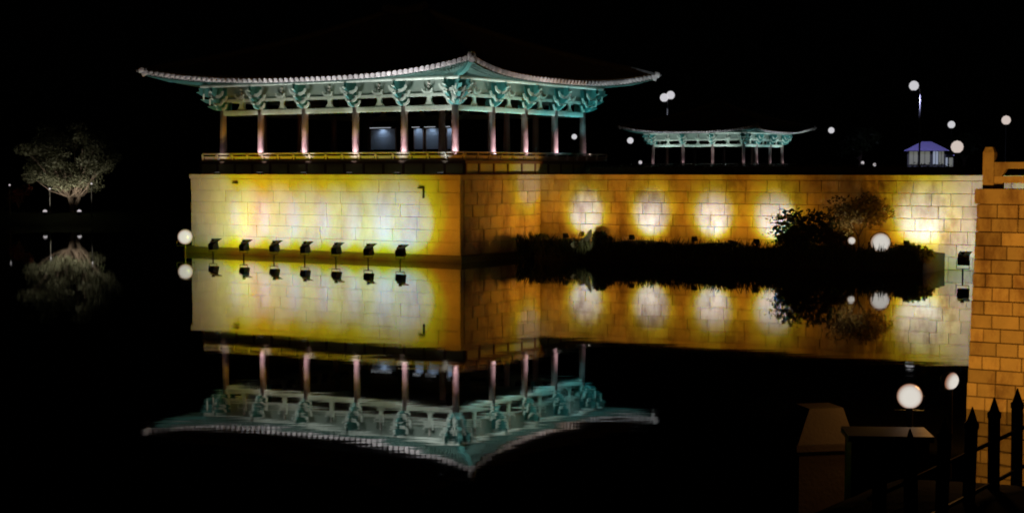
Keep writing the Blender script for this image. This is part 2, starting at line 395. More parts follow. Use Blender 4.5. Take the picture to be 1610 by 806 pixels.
        for k, w in enumerate(bays):
            mid = a + w/2
            b = MB(); b.prism(hw_prof, lambda s_, z, t: P(mid + s_, t, zl + z), -.05, .06); st = b.build('flared_strut', CREAM, root, fix=True)
            if front:
                for out_, sc_, zo in ((.10, .62, .45), (.22, .8, .62)):
                    bb = MB(); bb.prism([(p_*sc_, z_*.8 + zo) for p_, z_ in arm1], lambda s_, z, t: P(mid + s_, t, zl + z), out_ - .03, out_ + .03); bb.build('bracket_arm', CREAM, st, fix=True)
                for zz in (.30, .50, .70):
                    bb = MB(); bb.tube([P(mid, .03, zu + zz), P(mid, .12, zu + zz)], [.085, .06], 8); bb.build('stud', PINKT, st)
            a += w
        a = 0
        for k in range(len(bays) + 1):
            corner = k in (0, len(bays))
            b = MB(); b.prism(slab, lambda q, z, t: P(a + t, q, zl + z*1.16), -.075, .075)
            bk = b.build('bracket', TEAL, root, fix=True)
            for prof, out, th in ((arm1, .16, .07), (arm2, .30, .07), (arm1, .42, .06), (arm2, .62, .06)):
                zs = 0 if out < .35 else .25
                b = MB(); b.prism([(p_, z_ + zs) for p_, z_ in prof], lambda s_, z, t: P(a + s_, t, zl + z*1.05), out - th/2, out + th/2); b.build('bracket_arm', CREAM, bk, fix=True)
            for q, z in ((.70, .26), (.98, .62), (1.12, 1.0)):
                b = MB(); b.tube([P(a - .05, q - .12, zl + z), P(a, q, zl + z + .06), P(a + .05, q - .1, zl + z + .12)], .05, 6); b.build('bracket_scroll', CREAM, bk)
            if k < len(bays): a += bays[k]
        # corner diagonal bracket
        if front or True:
            cpos = P(0, 0, 0); dg = (nr - d).normalized(); sd = Vector((-dg.y, dg.x, 0))
            if (o, d) in ((sides[0][0], sides[0][1]), (sides[2][0], sides[2][1])):
                ends = [(P(0, 0, 0), (nr - d)), (P(ln, 0, 0), (nr + d))]
                for cp, dv in ends:
                    dg = dv.normalized(); sd = Vector((-dg.y, dg.x, 0))
                    b = MB(); b.prism([(q*1.45, z) for q, z in slab], lambda q, z, t: cp + dg*q + sd*t + Vector((0, 0, zl + z*1.14)), -.09, .09)
                    bk = b.build('corner_bracket', TEAL, root, fix=True)
                    for out, zs in ((.35, .05), (.75, .32), (1.1, .6)):
                        b = MB(); b.prism([(p_*.8, z_ + zs) for p_, z_ in arm1], lambda s_, z, t: cp + dg*t + sd*s_ + Vector((0, 0, zl + z)), out - .04, out + .04); b.build('bracket_arm', CREAM, bk, fix=True)
                    b = MB(); b.prism([(0, zt - .05), (3.0, zt + .25), (4.25, zt + .56), (4.3, zt + .72), (3.0, zt + .55), (0, zt + .35)], lambda q, z, t: cp + dg*q + sd*t + Vector((0, 0, z)), -.12, .12)
                    b.build('hip_rafter', TEAL, root, fix=True)
    # ceiling
    b = MB(); b.box(-LXp + .15, -.15, .15, LYp - .15, zt - .2, zt - .1); b.build('ceiling', WOOD, root)
    # ---- roof
    oh, oc, ze, dz = 2.35, 3.15, zt + .02, .72
    hm = min(LXp, LYp)/2; D = oc + hm
    def surf(side, t, d):
        o, dr, nr, bays, front = side
        half = sum(bays)/2; A = half + oc
        ot = oh + (oc - oh)*abs(t)**3
        out = ot - d*(ot + hm)/D if abs(half - hm) < 1e-6 or True else 0
        a = t*(A - d)
        hh = max(half, hm)
        z = ze + dz*abs(t)**2.7*(1 - d/D)**1.5 + .33*d + .010*d*d
        if half < hh - 1e-6 or abs(half - hm) < 1e-6: pass
        # outward offset is measured from this side's column line
        dist = out
        return o + dr*(half + a) + nr*dist + Vector((0, 0, z))
    roof = MB()
    for s_ in sides:
        other = (LYp if abs(s_[1].x) > .5 else LXp)/2
        rows = []
        for i in range(9):
            d = D*i/8
            rows.append([surf(s_, -1 + 2*j/40, d) + Vector((0, 0, .05)) for j in range(41)])
        roof.grid(rows)
    rf = roof.build('roof', TILE, root, smooth=True)
    # underside boards and rafters
    sof = MB(); raf = MB(); fas = []; rolls = MB()
    for s_ in sides:
        o, dr, nr, bays, front = s_
        half = sum(bays)/2; A = half + oc
        rows = [[], []]
        for j in range(61):
            t = -1 + 2*j/60
            p = surf(s_, t, 0); ai = max(-half - .0, min(half + .0, t*A))
            rows[0].append(p + Vector((0, 0, -.02))); rows[1].append(o + dr*(half + ai) + Vector((0, 0, zt + .36)))
        sof.grid(rows)
        n = int(2*A/.34)
        for k in range(n + 1):
            t = -.985 + 1.97*k/n
            p = surf(s_, t, 0); ai = max(-half*.98, min(half*.98, t*A))
            q = o + dr*(half + ai) + Vector((0, 0, zt + .24))
            dv = (p - q); e1 = q + dv*.74 + Vector((0, 0, -.06)); e2 = q + dv*.96 + Vector((0, 0, -.10))
            raf.tube([q, e1], .07, 6); raf.tube([q + dv*.55, e2], .05, 4)
        fb = MB(); top = []; bot = []; topb = []; botb = []
        for j in range(61):
            p = surf(s_, -1 + 2*j/60, 0)
            bot.append(p + Vector((0, 0, -.13))); top.append(p + Vector((0, 0, .03))); topb.append(p - nr*.1 + Vector((0, 0, .03))); botb.append(p - nr*.1 + Vector((0, 0, -.13)))
        fb.grid([bot, top, topb, botb, bot]); fb.build('eave_board', RAFTER, rf, fix=True)
        # round tile rows
        n = int(2*A/.37)
        for k in range(n + 1):
            t0 = -.995 + 1.99*k/n; a0 = t0*A
            pts = []
            for i in range(7):
                d = (A - abs(a0))*.98*i/6 if A - abs(a0) < D else D*.98*i/6
                tt = a0/(A - d) if A - d > .01 else 0
                tt = max(-1, min(1, tt)); pts.append(surf(s_, tt, d) + Vector((0, 0, .10)))
            if (pts[-1] - pts[0]).length > .4: rolls.tube(pts, .1, 6)
            if front and tiles:
                dv = -nr; bb = MB(); p = pts[0]
                u = surf(s_, t0, .3) - surf(s_, t0, 0); u = (u + Vector((0, 0, 0))).normalized()
                bb.tube([p - u*.10 + Vector((0,0,.0)), p - u*.07, p - u*.065, p + u*.45], [.12, .15, .125, .12], 10)
                bb.build('eave_tile', TILEEND, rf)
                # drooping pan tile between
                if k < n:
                    pm = surf(s_, min(.999, t0 + .995/n), 0) + Vector((0, 0, .035)) - u*.05
                    b2 = MB(); b2.prism([(-.11, .02), (-.06, -.09), (.06, -.09), (.11, .02), (0, -.02)], lambda s2, z, t: pm + dr*s2 + Vector((0, 0, z)) + u*t, 0, .05)
                    b2.build('drip_tile', TILEEND, rf, fix=True)
    tag(raf.build('rafters', RAFTER, root), kind='stuff'); sof.build('soffit', SOFFIT, root, smooth=True)
    tag(rolls.build('tile_rows', TILE, rf), kind='stuff')
    # hip ridges and main ridge
    for s_ in (sides[0], sides[2]):
        for sg in (-1, 1):
            pts = [surf(s_, sg, D*i/10*.985) + Vector((0, 0, .16 + .06*(i > 0))) for i in range(11)]
            hb = MB(); hb.tube([pts[0] + (pts[0]-pts[1]).normalized()*.45 + Vector((0, 0, .08))] + pts, [.07] + [.15] + [.2]*10, 8); hb.build('hip_ridge', TILE, rf)
            eb = MB(); e0 = pts[0] + (pts[0]-pts[1]).normalized()*.30
            eb.tube([e0 + Vector((0,0,.05)), e0 + (pts[1]-pts[0]).normalized()*.3 + Vector((0,0,.05))], [.17, .2], 12); eb.build('ridge_end_tile', TILEEND, rf)
            eb = MB(); e1 = surf(s_, sg, 0) + (pts[0]-pts[1]).normalized()*.12
            eb.tube([e1 + Vector((0,0,-.05)), e1 + (pts[1]-pts[0]).normalized()*.3 + Vector((0,0,.0))], [.15, .15], 12); eb.build('ridge_end_tile', TILEEND, rf)
    p0 = surf(sides[0], -1, D); p1 = surf(sides[0], 1, D)
    if (p0 - p1).length > .3:
        hb = MB(); hb.tube([p0 + Vector((0, 0, .5)), (p0+p1)/2 + Vector((0, 0, .25)), p1 + Vector((0, 0, .5))], .28, 8); hb.build('main_ridge', TILE, rf)
    return xs, ys

BX = [3.30, 3.25, 3.30, 3.25, 3.25]; BX = [3.3, 3.3, 3.6, 3.25, 2.9]; BY = [3.5, 3.35, 3.3, 3.25]
pav = thing('wooden_pavilion', 'large open pavilion with pale green eaves and red columns on the embankment', 'pavilion', W(0, 0, HW - .06), PR)
xs, ys = make_pavilion(pav, BX, BY, None, er=1.27)
P2 = Vector((19.28, 130.0, 4.40)); S2 = .67
pav2 = thing('wooden_pavilion', 'small distant pavilion with lit teal eaves beyond the long pond wall', 'pavilion', P2, PR)
pav2.scale = (S2, S2, S2)
xs2, ys2 = make_pavilion(pav2, [4.2, 4.1, 4.3], [3.9, 4.3, 4.0], None, tiles=True, skirt=False, inner=False)

# ------------------------------------------------------------------ floodlights
def floodlight(loc, aim, label, group, w=.42, h=.34, dpt=.3, pole=.5, lens=METAL, beams=(), lensmat=None, cat='floodlight', name='floodlight', added_visor=False, ups=()):
    """box floodlight on a stalk; aim is the horizontal heading and pitch of the lens"""
    t = thing(name, label, cat, loc, 0, group)
    az, el = aim
    Mx = Matrix.Translation((0, 0, pole)) @ Matrix.Rotation(az, 4, 'Z') @ Matrix.Rotation(el, 4, 'X')
    f = lambda x, y, z: Mx @ Vector((x, y, z))
    b = MB()       # housing: narrow back, wide mouth facing +y
    bw, bh = w*.72, h*.62
    vs = [(-bw/2, -dpt*.5, -bh/2), (bw/2, -dpt*.5, -bh/2), (bw/2, -dpt*.5, bh/2), (-bw/2, -dpt*.5, bh/2),
          (-w/2, dpt*.25, -h/2), (w/2, dpt*.25, -h/2), (w/2, dpt*.25, h/2), (-w/2, dpt*.25, h/2),
          (-w/2, dpt*.5, -h/2), (w/2, dpt*.5, -h/2), (w/2, dpt*.5, h/2), (-w/2, dpt*.5, h/2)]
    b.add([f(*v) for v in vs], [(0,1,2,3),(0,4,5,1),(1,5,6,2),(2,6,7,3),(3,7,4,0),(4,8,9,5),(5,9,10,6),(6,10,11,7),(7,11,8,4),(11,10,9,8)])
    b.build('housing', METAL, t, fix=True)
    b = MB(); b.add([f(x, dpt*.5 + .012, z) for x, z in ((-w*.44, -h*.42), (w*.44, -h*.42), (w*.44, h*.42), (-w*.44, h*.42))] + [f(x, dpt*.5 + .003, z) for x, z in ((-w*.47, -h*.46), (w*.47, -h*.46), (w*.47, h*.46), (-w*.47, h*.46))],
        [(3,2,1,0), (0,1,5,4), (1,2,6,5), (2,3,7,6), (3,0,4,7)]); b.build('lens', lensmat or LENSW, t, fix=True)
    b = MB(); fl = []
    for k in range(4):
        yk = -dpt*.42 + k*dpt*.14
        b.add([f(x, y, z) for x, y, z in ((-bw*.5, yk, bh*.45), (bw*.5, yk, bh*.45), (bw*.5, yk + .012, bh*.45), (-bw*.5, yk + .012, bh*.45), (-bw*.5, yk, bh*.45 + .09), (bw*.5, yk, bh*.45 + .09), (bw*.5, yk + .012, bh*.45 + .09), (-bw*.5, yk + .012, bh*.45 + .09))],
              [(3,2,1,0),(4,5,6,7),(0,1,5,4),(1,2,6,5),(2,3,7,6),(3,0,4,7)])
    b.build('cooling_fins', METAL, t)
    if added_visor:  # plate added to cut the beams off above the wall top
        b = MB(); zz = h/2 + .015
        b.add([f(x, y, z) for x, y, z in ((-w*.55, dpt*.3, zz), (w*.55, dpt*.3, zz), (w*.55, dpt*.5 + .36, zz + .03), (-w*.55, dpt*.5 + .36, zz + .03), (-w*.55, dpt*.3, zz + .015), (w*.55, dpt*.3, zz + .015), (w*.55, dpt*.5 + .36, zz + .045), (-w*.55, dpt*.5 + .36, zz + .045))], [(3,2,1,0),(4,5,6,7),(0,1,5,4),(1,2,6,5),(2,3,7,6),(3,0,4,7)]); b.build('added_visor', METAL, t)
        b = MB(); b.lathe([(.05, .3), (.09, .36), (.09, .42)], 10, (0, 0, pole)); b.build('added_top_spot', METAL, t)  # body added for the upward eave beams
    for (tx, ty, tz, watts, col, deg) in ups: spot(t, (0, 0, pole + .5), Vector((tx, ty, tz)) - Vector(loc), watts, col, deg, .8, .05)  # added upward beams that brighten the eave tile ends
    b = MB(); ca, sa = math.cos(az), math.sin(az)
    for sg in (-1, 1):
        q = Vector((ca*sg*(w/2 + .03), sa*sg*(w/2 + .03), 0))
        b.tube([q + Vector((0, 0, pole + .03)), q + Vector((0, 0, pole - h*.75))], .016, 6)
    q = Vector((ca*(w/2 + .03), sa*(w/2 + .03), pole - h*.75)); b.tube([q, Vector((-q.x, -q.y, q.z))], .018, 6)
    b.build('yoke', METAL, t)
    b = MB(); b.tube([(0, 0, pole - h*.75), (0, 0, -.6)], .035, 8); b.build('stalk', METAL, t)
    for (watts, col, deg, blend, up, sidea) in beams:
        s0 = f(0, dpt*.5 + .05, 0)
        M2 = Matrix.Rotation(az + sidea, 4, 'Z') @ Matrix.Rotation(el + up, 4, 'X')
        spot(t, s0, s0 + M2 @ Vector((0, 1, 0)), watts, col, deg, blend, .06)
    return t
ORA = (1, .40, .018); YEL = (.14, 1, .01); WHI = (0, .16, 1)
LBEAMS = [(385, ORA, 140, 1, .42, 0), (300, YEL, 82, .55, .15, 0), (680, WHI, 54, .6, .07, 0)]
ords = ['leftmost floodlight of the row standing in water before the embankment', 'second floodlight from the left in the water row', 'third floodlight from the left in the water row', 'middle floodlight of the seven standing in the water row',
        'third floodlight from the right in the water row before the embankment', 'second floodlight from the right in the water row before the embankment', 'rightmost floodlight of the water row before the embankment front']
for i, (x, lab) in enumerate(zip((-12.47, -10.25, -8.13, -6.03, -3.96, -1.87, .14), ords)):
    floodlight(W(x, -5.07, 0), (PR + R(6), R(16)), lab, 'floodlights standing in the pond', .44, .40, .42, .62, added_visor=True, ups=[(*W(x + .2, -2.5, 9.7), 1350 + 2000*(i > 4), (1, .97, .97), 48)] + ([(*W(-17.2, -2.8, 9.9), 1500, (1, .97, .97), 36)] if i == 0 else []),
        beams=[(p_*(1.25 if c_ is ORA and i < 2 else 1), c_, d_, b_, u_, (.1 if c_ is ORA else .48 if i == 6 else .10 if i == 5 else .03)) for p_, c_, d_, b_, u_, s_ in LBEAMS]
        + ([(p_*(2.0 if c_ is ORA else 1.8 if c_ is YEL else .85), c_, d_*1.06, b_, u_ + .02, .72) for p_, c_, d_, b_, u_, s_ in LBEAMS] if i == 0 else []))
BBEAMS = [(285, ORA, 160, 1, .30, 0), (190, (1, .78, .07), 72, 1, -.14, 0), (175, YEL, 76, .8, -.10, 0), (520, WHI, 56, .85, -.14, 0)]
blabs = ['small floodlight on the reedy bank nearest the pavilion', 'small floodlight on the bank below the second lamp pool', 'small floodlight on the bank below the third lamp pool', 'small floodlight on the bank left of the dark bushes', 'small floodlight at the right end of the bank']
for i, ((x, y, z), lab) in enumerate(zip(((4.3, 4.1, .9), (8.3, 4.1, .9), (11.9, 4.1, .9), (15.3, 4.1, .85), (22.9, 4.1, .95)), blabs)):
    floodlight(W(x, y, z), (PR, R(32)), lab, 'small floodlights along the bank', .26, .24, .2, .34, beams=BBEAMS if i < 4 else [(p*1.15, c, d*1.2, b_, u, .0) for p, c, d, b_, u, s in BBEAMS])

# lamp in the open water next to the near wall
floodlight(W(26.3, 1.6, 0), (PR, R(12)), 'lone dark floodlight in the water beside the near wall', None, .5, .46, .42, .72, added_visor=True, beams=[(1000, ORA, 140, 1, .30, .05), (620, YEL, 96, .6, .10, .05), (1050, WHI, 74, .7, .04, .05)])
t = floodlight(W(4.7, 5.1, .9), (PR + R(112), R(24)), 'added floodlight hidden behind the bush at the left tip of the bank', None, .3, .28, .25, .4, ups=[(*W(2.6, 3.0, 9.7), 1700, (1, .97, .97), 50)], beams=[(560, ORA, 132, 1, .12, .05), (210, YEL, 60, .9, .24, -.32), (260, WHI, 40, .9, .28, -.42)])  # added lamp out of sight, lights the embankment's right face and the eave above

def glare_lamp(loc, label, r=.4, pole=.6, head=0, m_=None, lights=(), group=None, tilt=.0):
    """round-faced lamp turned towards the viewer's side of the pond"""
    t = thing('round_floodlight', label, 'floodlight', loc, 0, group)
    Mx = Matrix.Translation((0, 0, pole)) @ Matrix.Rotation(head, 4, 'Z') @ Matrix.Rotation(tilt, 4, 'X') @ Matrix.Rotation(R(90), 4, 'X')
    b = MB(); b.lathe([(r*.35, -r*1.1), (r*.7, -r*.75), (r*.98, -r*.1), (r*1.0, .0), (r*.93, .0)], 20)
    b.v = [tuple(Mx @ Vector(v)) for v in b.v]; b.build('housing', METAL, t, smooth=False)
    b = MB(); prof = [(.92, .01), (.90, .14), (.82, .3), (.70, .44), (.5, .56), (.25, .64), (.02, .66)]; b.lathe([(r*a, r*z) for a, z in prof], 24)
    b.v = [tuple(Mx @ Vector(v)) for v in b.v]; ln_ = b.build('lens', m_ or CORE, t, smooth=True)
    ca_ = ln_.data.attributes.new('core', 'FLOAT', 'POINT')
    for i_, dv in enumerate(ca_.data): dv.value = (0, .12, .45, .85, 1, 1, 1)[i_ // 24]
    b = MB(); b.tube([(0, 0, pole - r*.8), (0, 0, -.7)], max(.03, r*.1), 8); b.build('stalk', METAL, t)
    b = MB(); b.tube([Mx @ Vector((-r*1.06, 0, -r*.3)), Mx @ Vector((-r*1.06, -r*1.1, -r*.3)), Mx @ Vector((r*1.06, -r*1.1, -r*.3)), Mx @ Vector((r*1.06, 0, -r*.3))], r*.06, 6); b.build('yoke', METAL, t)
    for (dl, w_, c_) in lights: point(t, Vector((0, 0, pole)) + Vector(dl), w_, c_, .1)
    return t
floodlight(W(7.2, 10.5, 4.42), (PR + R(90), R(40)), 'added floodlight on the lawn behind the long wall, turned to the large pavilion', None, .3, .28, .25, .35, ups=[(*W(2.6, 6.5, 9.7), 700, (1, .98, .97), 46), (*W(2.6, 11.0, 9.7), 600, (.92, .98, 1), 46), (*W(3.0, 15.5, 10), 800, (.9, .98, 1), 40)])  # lamp added to brighten the tile ends of the right eave
glare_lamp(W(-16.25, -3.3, 0), 'bright round lamp at the left end of the embankment', .46, .98, R(5))
glare_lamp(W(21.85, 3.5, .85), 'bright large round lamp on the bank right of the tree', .50, .5, R(-5))
t_small = glare_lamp(W(20.4, 3.6, .8), 'small round lamp at the foot of the bank tree', .2, .6, R(-5))
spot(t_small, (0, .25, .75), (.1, 1.2, 2.2), 60, (1, .75, .4), 110, .8, .08)

# ------------------------------------------------------------------ bank, reeds and shrubs
b = MB(); rows = []
for i in range(60):
    x = 2.1 + i*(24.05 - 2.1)/59
    k = min(1, (x - 2.1)/1.2); hz = .15 + .75*k + .12*math.sin(i*.5)*k
    fy = 3.3 - .5*math.sin(i*.35)*.3 - .3*k
    rows.append([W(x, fy, -.6), W(x, fy + .15, hz*.6), W(x, fy + .6, hz), W(x, fy + 1.6, hz + .04), W(x, EB - .02, hz + .0)])
b.grid(rows); n = len(b.v); b.add([rows[-1][0], rows[-1][1], rows[-1][2], rows[-1][3], rows[-1][4], W(24.05, EB - .02, -.6)], [(0, 1, 2, 3, 4, 5)])
tag(b.build('reed_bank', SOIL), kind='structure')
b = MB()
for i in range(5200):
    x = random.uniform(1.9, 24.0); y = random.triangular(2.7, 4.4, 3.1)
    p = W(x, y, random.uniform(.0, .75)); h = random.uniform(.35, .75) * (1.15 if x < 4 else 1)
    if y > 3.7: h *= .5
    a = random.uniform(0, 6.28); lean = random.uniform(.05, .35); w = random.uniform(.02, .04)
    dx, dy = math.cos(a), math.sin(a)
    b.add([p + Vector((-dy*w, dx*w, 0)), p + Vector((dy*w, -dx*w, 0)), p + Vector((dx*lean*.5 + dy*w*.7, dy*lean*.5 - dx*w*.7, h*.65)), p + Vector((dx*lean, dy*lean, h)), p + Vector((dx*lean*.5 - dy*w*.7, dy*lean*.5 + dx*w*.7, h*.65))], [(0, 1, 2, 3, 4)])
tag(tag(b.build('reeds', REED), 'dark reeds and grass along the water edge of the bank', 'reeds'), kind='stuff')

def leafmesh(b, c, rad, n, size, flat=1.0, hollow=.3):
    for _ in range(n):
        while True:
            v = Vector((random.uniform(-1, 1), random.uniform(-1, 1), random.uniform(-1, 1)))
            if hollow < v.length < 1: break
        p = Vector(c) + Vector((v.x*rad[0], v.y*rad[1], v.z*rad[2]))
        s = size*random.uniform(.6, 1.35)
        u = Vector((random.gauss(0, 1), random.gauss(0, 1), random.gauss(0, .7))).normalized()
        w = u.cross(Vector((random.gauss(0, 1), random.gauss(0, 1), random.gauss(0, 1)))).normalized()
        b.add([p - u*s, p - w*s*.45 - u*s*.1, p + u*s, p + w*s*.45 - u*s*.1], [(0, 1, 2, 3)])
def shrub(loc, rad, n, size, m_, label, name='shrub', clumps=7, group=None, cat='shrub', stems=5):
    t = thing(name, label, cat, loc, random.uniform(0, 6), group)
    b = MB(); st = MB()
    for k in range(clumps):
        a = random.uniform(0, 6.28); q = random.uniform(.1, .65)
        c = Vector((math.cos(a)*rad[0]*q, math.sin(a)*rad[1]*q, rad[2]*random.uniform(.35, 1.45)))
        rr = random.uniform(.3, .6)
        leafmesh(b, c, (rad[0]*rr, rad[1]*rr, rad[2]*rr), n//clumps, size)
        st.tube([(0, 0, -.2), c*.5 + Vector((0, 0, .05)), c], [.035, .025, .012], 5)
    b.build('foliage', m_, t); st.build('stems', BARK, t)
    return t
def tree(loc, h, spread, n, size, m_, label, name='tree', seed=1, trunk=.22, clumps=26, low=.32, group=None, zs=.5, fork=4):
    rnd = random.Random(seed); t = thing(name, label, 'tree', loc, 0, group)
    tb = MB(); lf = MB(); tips = []
    def limb(p, d, ln, r, lv):
        q = p + d*ln; mid = p + d*ln*.5 + Vector((rnd.uniform(-.1, .1), rnd.uniform(-.1, .1), .04))*ln
        tb.tube([p, mid, q], [r, r*.8, r*.6], 6)
        if lv == 0: tips.append(q); return
        tips.append(q) if lv <= 1 else None
        for k in range(3 if lv < 3 else fork):
            a = rnd.uniform(0, 6.28)
            nd = (d + Vector((math.cos(a), math.sin(a), rnd.uniform(-.1, .35)))*rnd.uniform(.5, .95)).normalized()
            limb(q, nd, ln*rnd.uniform(.6, .82), r*.58, lv - 1)
    for k in range(2 if fork > 4 else 1):
        limb(Vector((k*.3, 0, -.3)), Vector((rnd.uniform(-.15, .15), rnd.uniform(-.1, .1), 1)).normalized(), h*.28, trunk, 3)
    tb.build('trunk', BARK, t)
    zmax = max(q.z for q in tips); 
    for q in tips:
        q2 = Vector((q.x, q.y, q.z*(h*.86)/zmax)); 
        leafmesh(lf, q2 if False else q, (spread*.2, spread*.2, spread*.2*zs*1.6), n//len(tips), size, hollow=.0)
    lf.build('crown', m_, t)
    return t
# bushes on the bank
shrub(W(2.9, 3.9, .3), (1.0, .9, .55), 900, .13, LEAFD, 'dark rounded bush at the left tip of the bank')
shrub(W(6.6, 3.8, .7), (.62, .6, .46), 700, .11, LEAFD, 'dark bush just right of the pale broad leaves')
shrub(W(10.2, 4.1, .75), (.42, .4, .22), 300, .09, LEAFD, 'small low bush between the second and third lamp pools')
shrub(W(13.9, 4.1, .75), (.55, .5, .26), 400, .09, LEAFD, 'low bush between the third and fourth lamp pools')
shrub(W(17.6, 4.3, .7), (1.9, .9, 1.15), 2300, .12, LEAFD, 'big dark bush in front of the long wall', clumps=22)
shrub(W(19.3, 4.6, .8), (1.2, .8, 1.0), 1300, .11, LEAFY, 'loose yellowish bush under the bank tree', clumps=8)
shrub(W(22.9, 4.0, .8), (.7, .4, .28), 380, .09, LEAFY, 'low lit bush beside the large round lamp')
shrub(W(23.75, 3.5, .45), (.5, .8, .55), 1100, .1, LEAFD, 'dark upright clump at the right end of the bank')
tree(W(20.2, 5.0, .8), 3.6, 3.6, 2400, .10, LEAFY, 'thin leafy tree against the long wall above the bank', 'bank_tree', 5, .07, zs=.5)
t = thing('broad_leaf_plant', 'pale broad leaves glowing in front of the first lamp pool', 'plant', W(5.9, 3.3, .75), 0)
for k, (dx, dz, a, s) in enumerate(((-.42, .12, .2, .30), (-.12, .22, 1.1, .26), (.18, .42, .75, .34), (.28, .62, 1.2, .3), (.02, .02, -.2, .24))):
    b = MB(); u = Vector((math.cos(a), 0, math.sin(a))); w = Vector((-math.sin(a)*.4, .55, math.cos(a)*.75)).normalized()
    c = Vector((dx, 0, dz)); ring = [c + u*s*math.cos(q) + w*s*.62*math.sin(q)*(1 - .25*math.cos(q)) for q in [i*math.pi/6 for i in range(12)]]
    b.add([c + Vector((0, -.03, -.02))] + ring, [(0, 1 + i, 1 + (i+1) % 12) for i in range(12)]); b.build('leaf', LEAFP, t)
    b = MB(); b.tube([(0, .05, -.2), c*.6, c], .012, 5); b.build('leaf_stalk', REED, t)
sp = spot(t, (.2, -1.4, .15), (0, 0, .3), 22, (1, .85, .6), 70); sp.name = 'leaf_light'

# ------------------------------------------------------------------ pavilion lamps
def uplight(loc, label, group, r=.08, beams=()):
    t = thing('uplight', label, 'lamp', loc, 0, group)
    b = MB(); b.lathe([(r*1.1, 0), (r*1.1, r*.7), (r, r*1.2), (r*.9, r*1.2)], 12); b.build('housing', METAL, t)
    b = MB(); b.lathe([(r*.88, r*1.21), (r*.8, r*1.5), (r*.3, r*1.75)], 12); b.build('lens', SPARK, t)
    for loc2, tg, w_, c_, dg, bl in beams: spot(t, loc2, tg, w_, c_, dg, bl, .04)
    return t
PNK = (1, .90, 1.0); TEALL = (.30, 1, .90); GRN = (.80, 1, .84)
ct = Matrix.Rotation(PR, 3, 'Z')
front_cols = [(x, 0) for x in xs] + [(0, y) for y in ys[1:]]
cn = ['left end', 'second', 'third', 'fourth', 'fifth', 'corner']
for i, (x, y) in enumerate(front_cols):
    left = i < len(xs)
    nrm = Vector((.35, -1, 0)).normalized() if left else Vector((1, -.25, 0)).normalized()
    if i == 0: nrm = Vector((.5, -.8, 0)).normalized()
    p = Vector((x, y, 0)) + nrm*.55
    pw = 85 if x > xs[-1] + .1 and y < ys[-1] - .1 else (3 if left else 8)
    where = ('corner column' if i == 0 else f'{["", "first", "second", "third", "fourth", "fifth"][i]} column left of the corner') if left else f'{["first", "second", "third", "fourth"][i - len(xs)]} column right of the corner'
    d3 = ct @ (-nrm)
    uplight(W(p.x, p.y, HW - .06 + .80), f'small uplight at the foot of the large pavilion\'s {where}', 'column uplights of the large pavilion', .085,
        [((0, 0, .2), tuple(d3*.45 + Vector((0, 0, 1.0))), pw, PNK, 75, .8), ((0, 0, .2), tuple(d3*.5 + Vector((0, 0, 2.6))), pw*1.6, PNK, 34, .8)])
# eave floodlights lying on the terrace edge and washing the eaves
for i, x in enumerate((-15.6, -12.4, -9.2, -6.0, -2.8, .0)):
    t = thing('eave_washer', f'low eave washer on the terrace below the front eave, {["leftmost", "second from the left", "third from the left", "third from the right", "second from the right", "rightmost"][i]}', 'lamp', W(x, -1.36, HW), PR, 'eave washers on the front terrace')
    MB().box(-.16, .16, -.09, .09, .0, .11).build('housing', METAL, t)
    MB().box(-.14, .14, -.075, .075, .112, .12).build('lens', LENS, t)
    spot(t, (0, -.02, .17), (0, .9, 4.4), [85, 110, 130, 140, 140, 120][i], [(1, .98, .9), (1, .98, .92), (1, 1, .95), (.96, 1, .98), (.88, 1, 1), (.72, 1, 1)][i], 62, .9, .06)
for i, y in enumerate((2.0, 5.4, 8.8, 12.2)):
    t = thing('eave_washer', f'low eave washer on the deck of the right facade, {["nearest the corner", "second from the corner", "third from the corner", "farthest from the corner"][i]}', 'lamp', W(.98, y, HW - .06 + .803), PR + R(90), 'eave washers on the deck of the right facade')
    MB().box(-.16, .16, -.09, .09, .0, .11).build('housing', METAL, t)
    MB().box(-.14, .14, -.075, .075, .112, .12).build('lens', LENS, t)
    cl = [(.5, 1, .98), (.42, 1, .98), (.3, .95, 1), (.25, .9, 1)][i]
    spot(t, (0, -.02, .17), (0, .55, 3.4), 420, cl, 84, .9, .06)
    spot(t, (0, -.02, .17), (0, -1.0, 4.0), 200, (.9, .95, .92), 70, .9, .06)
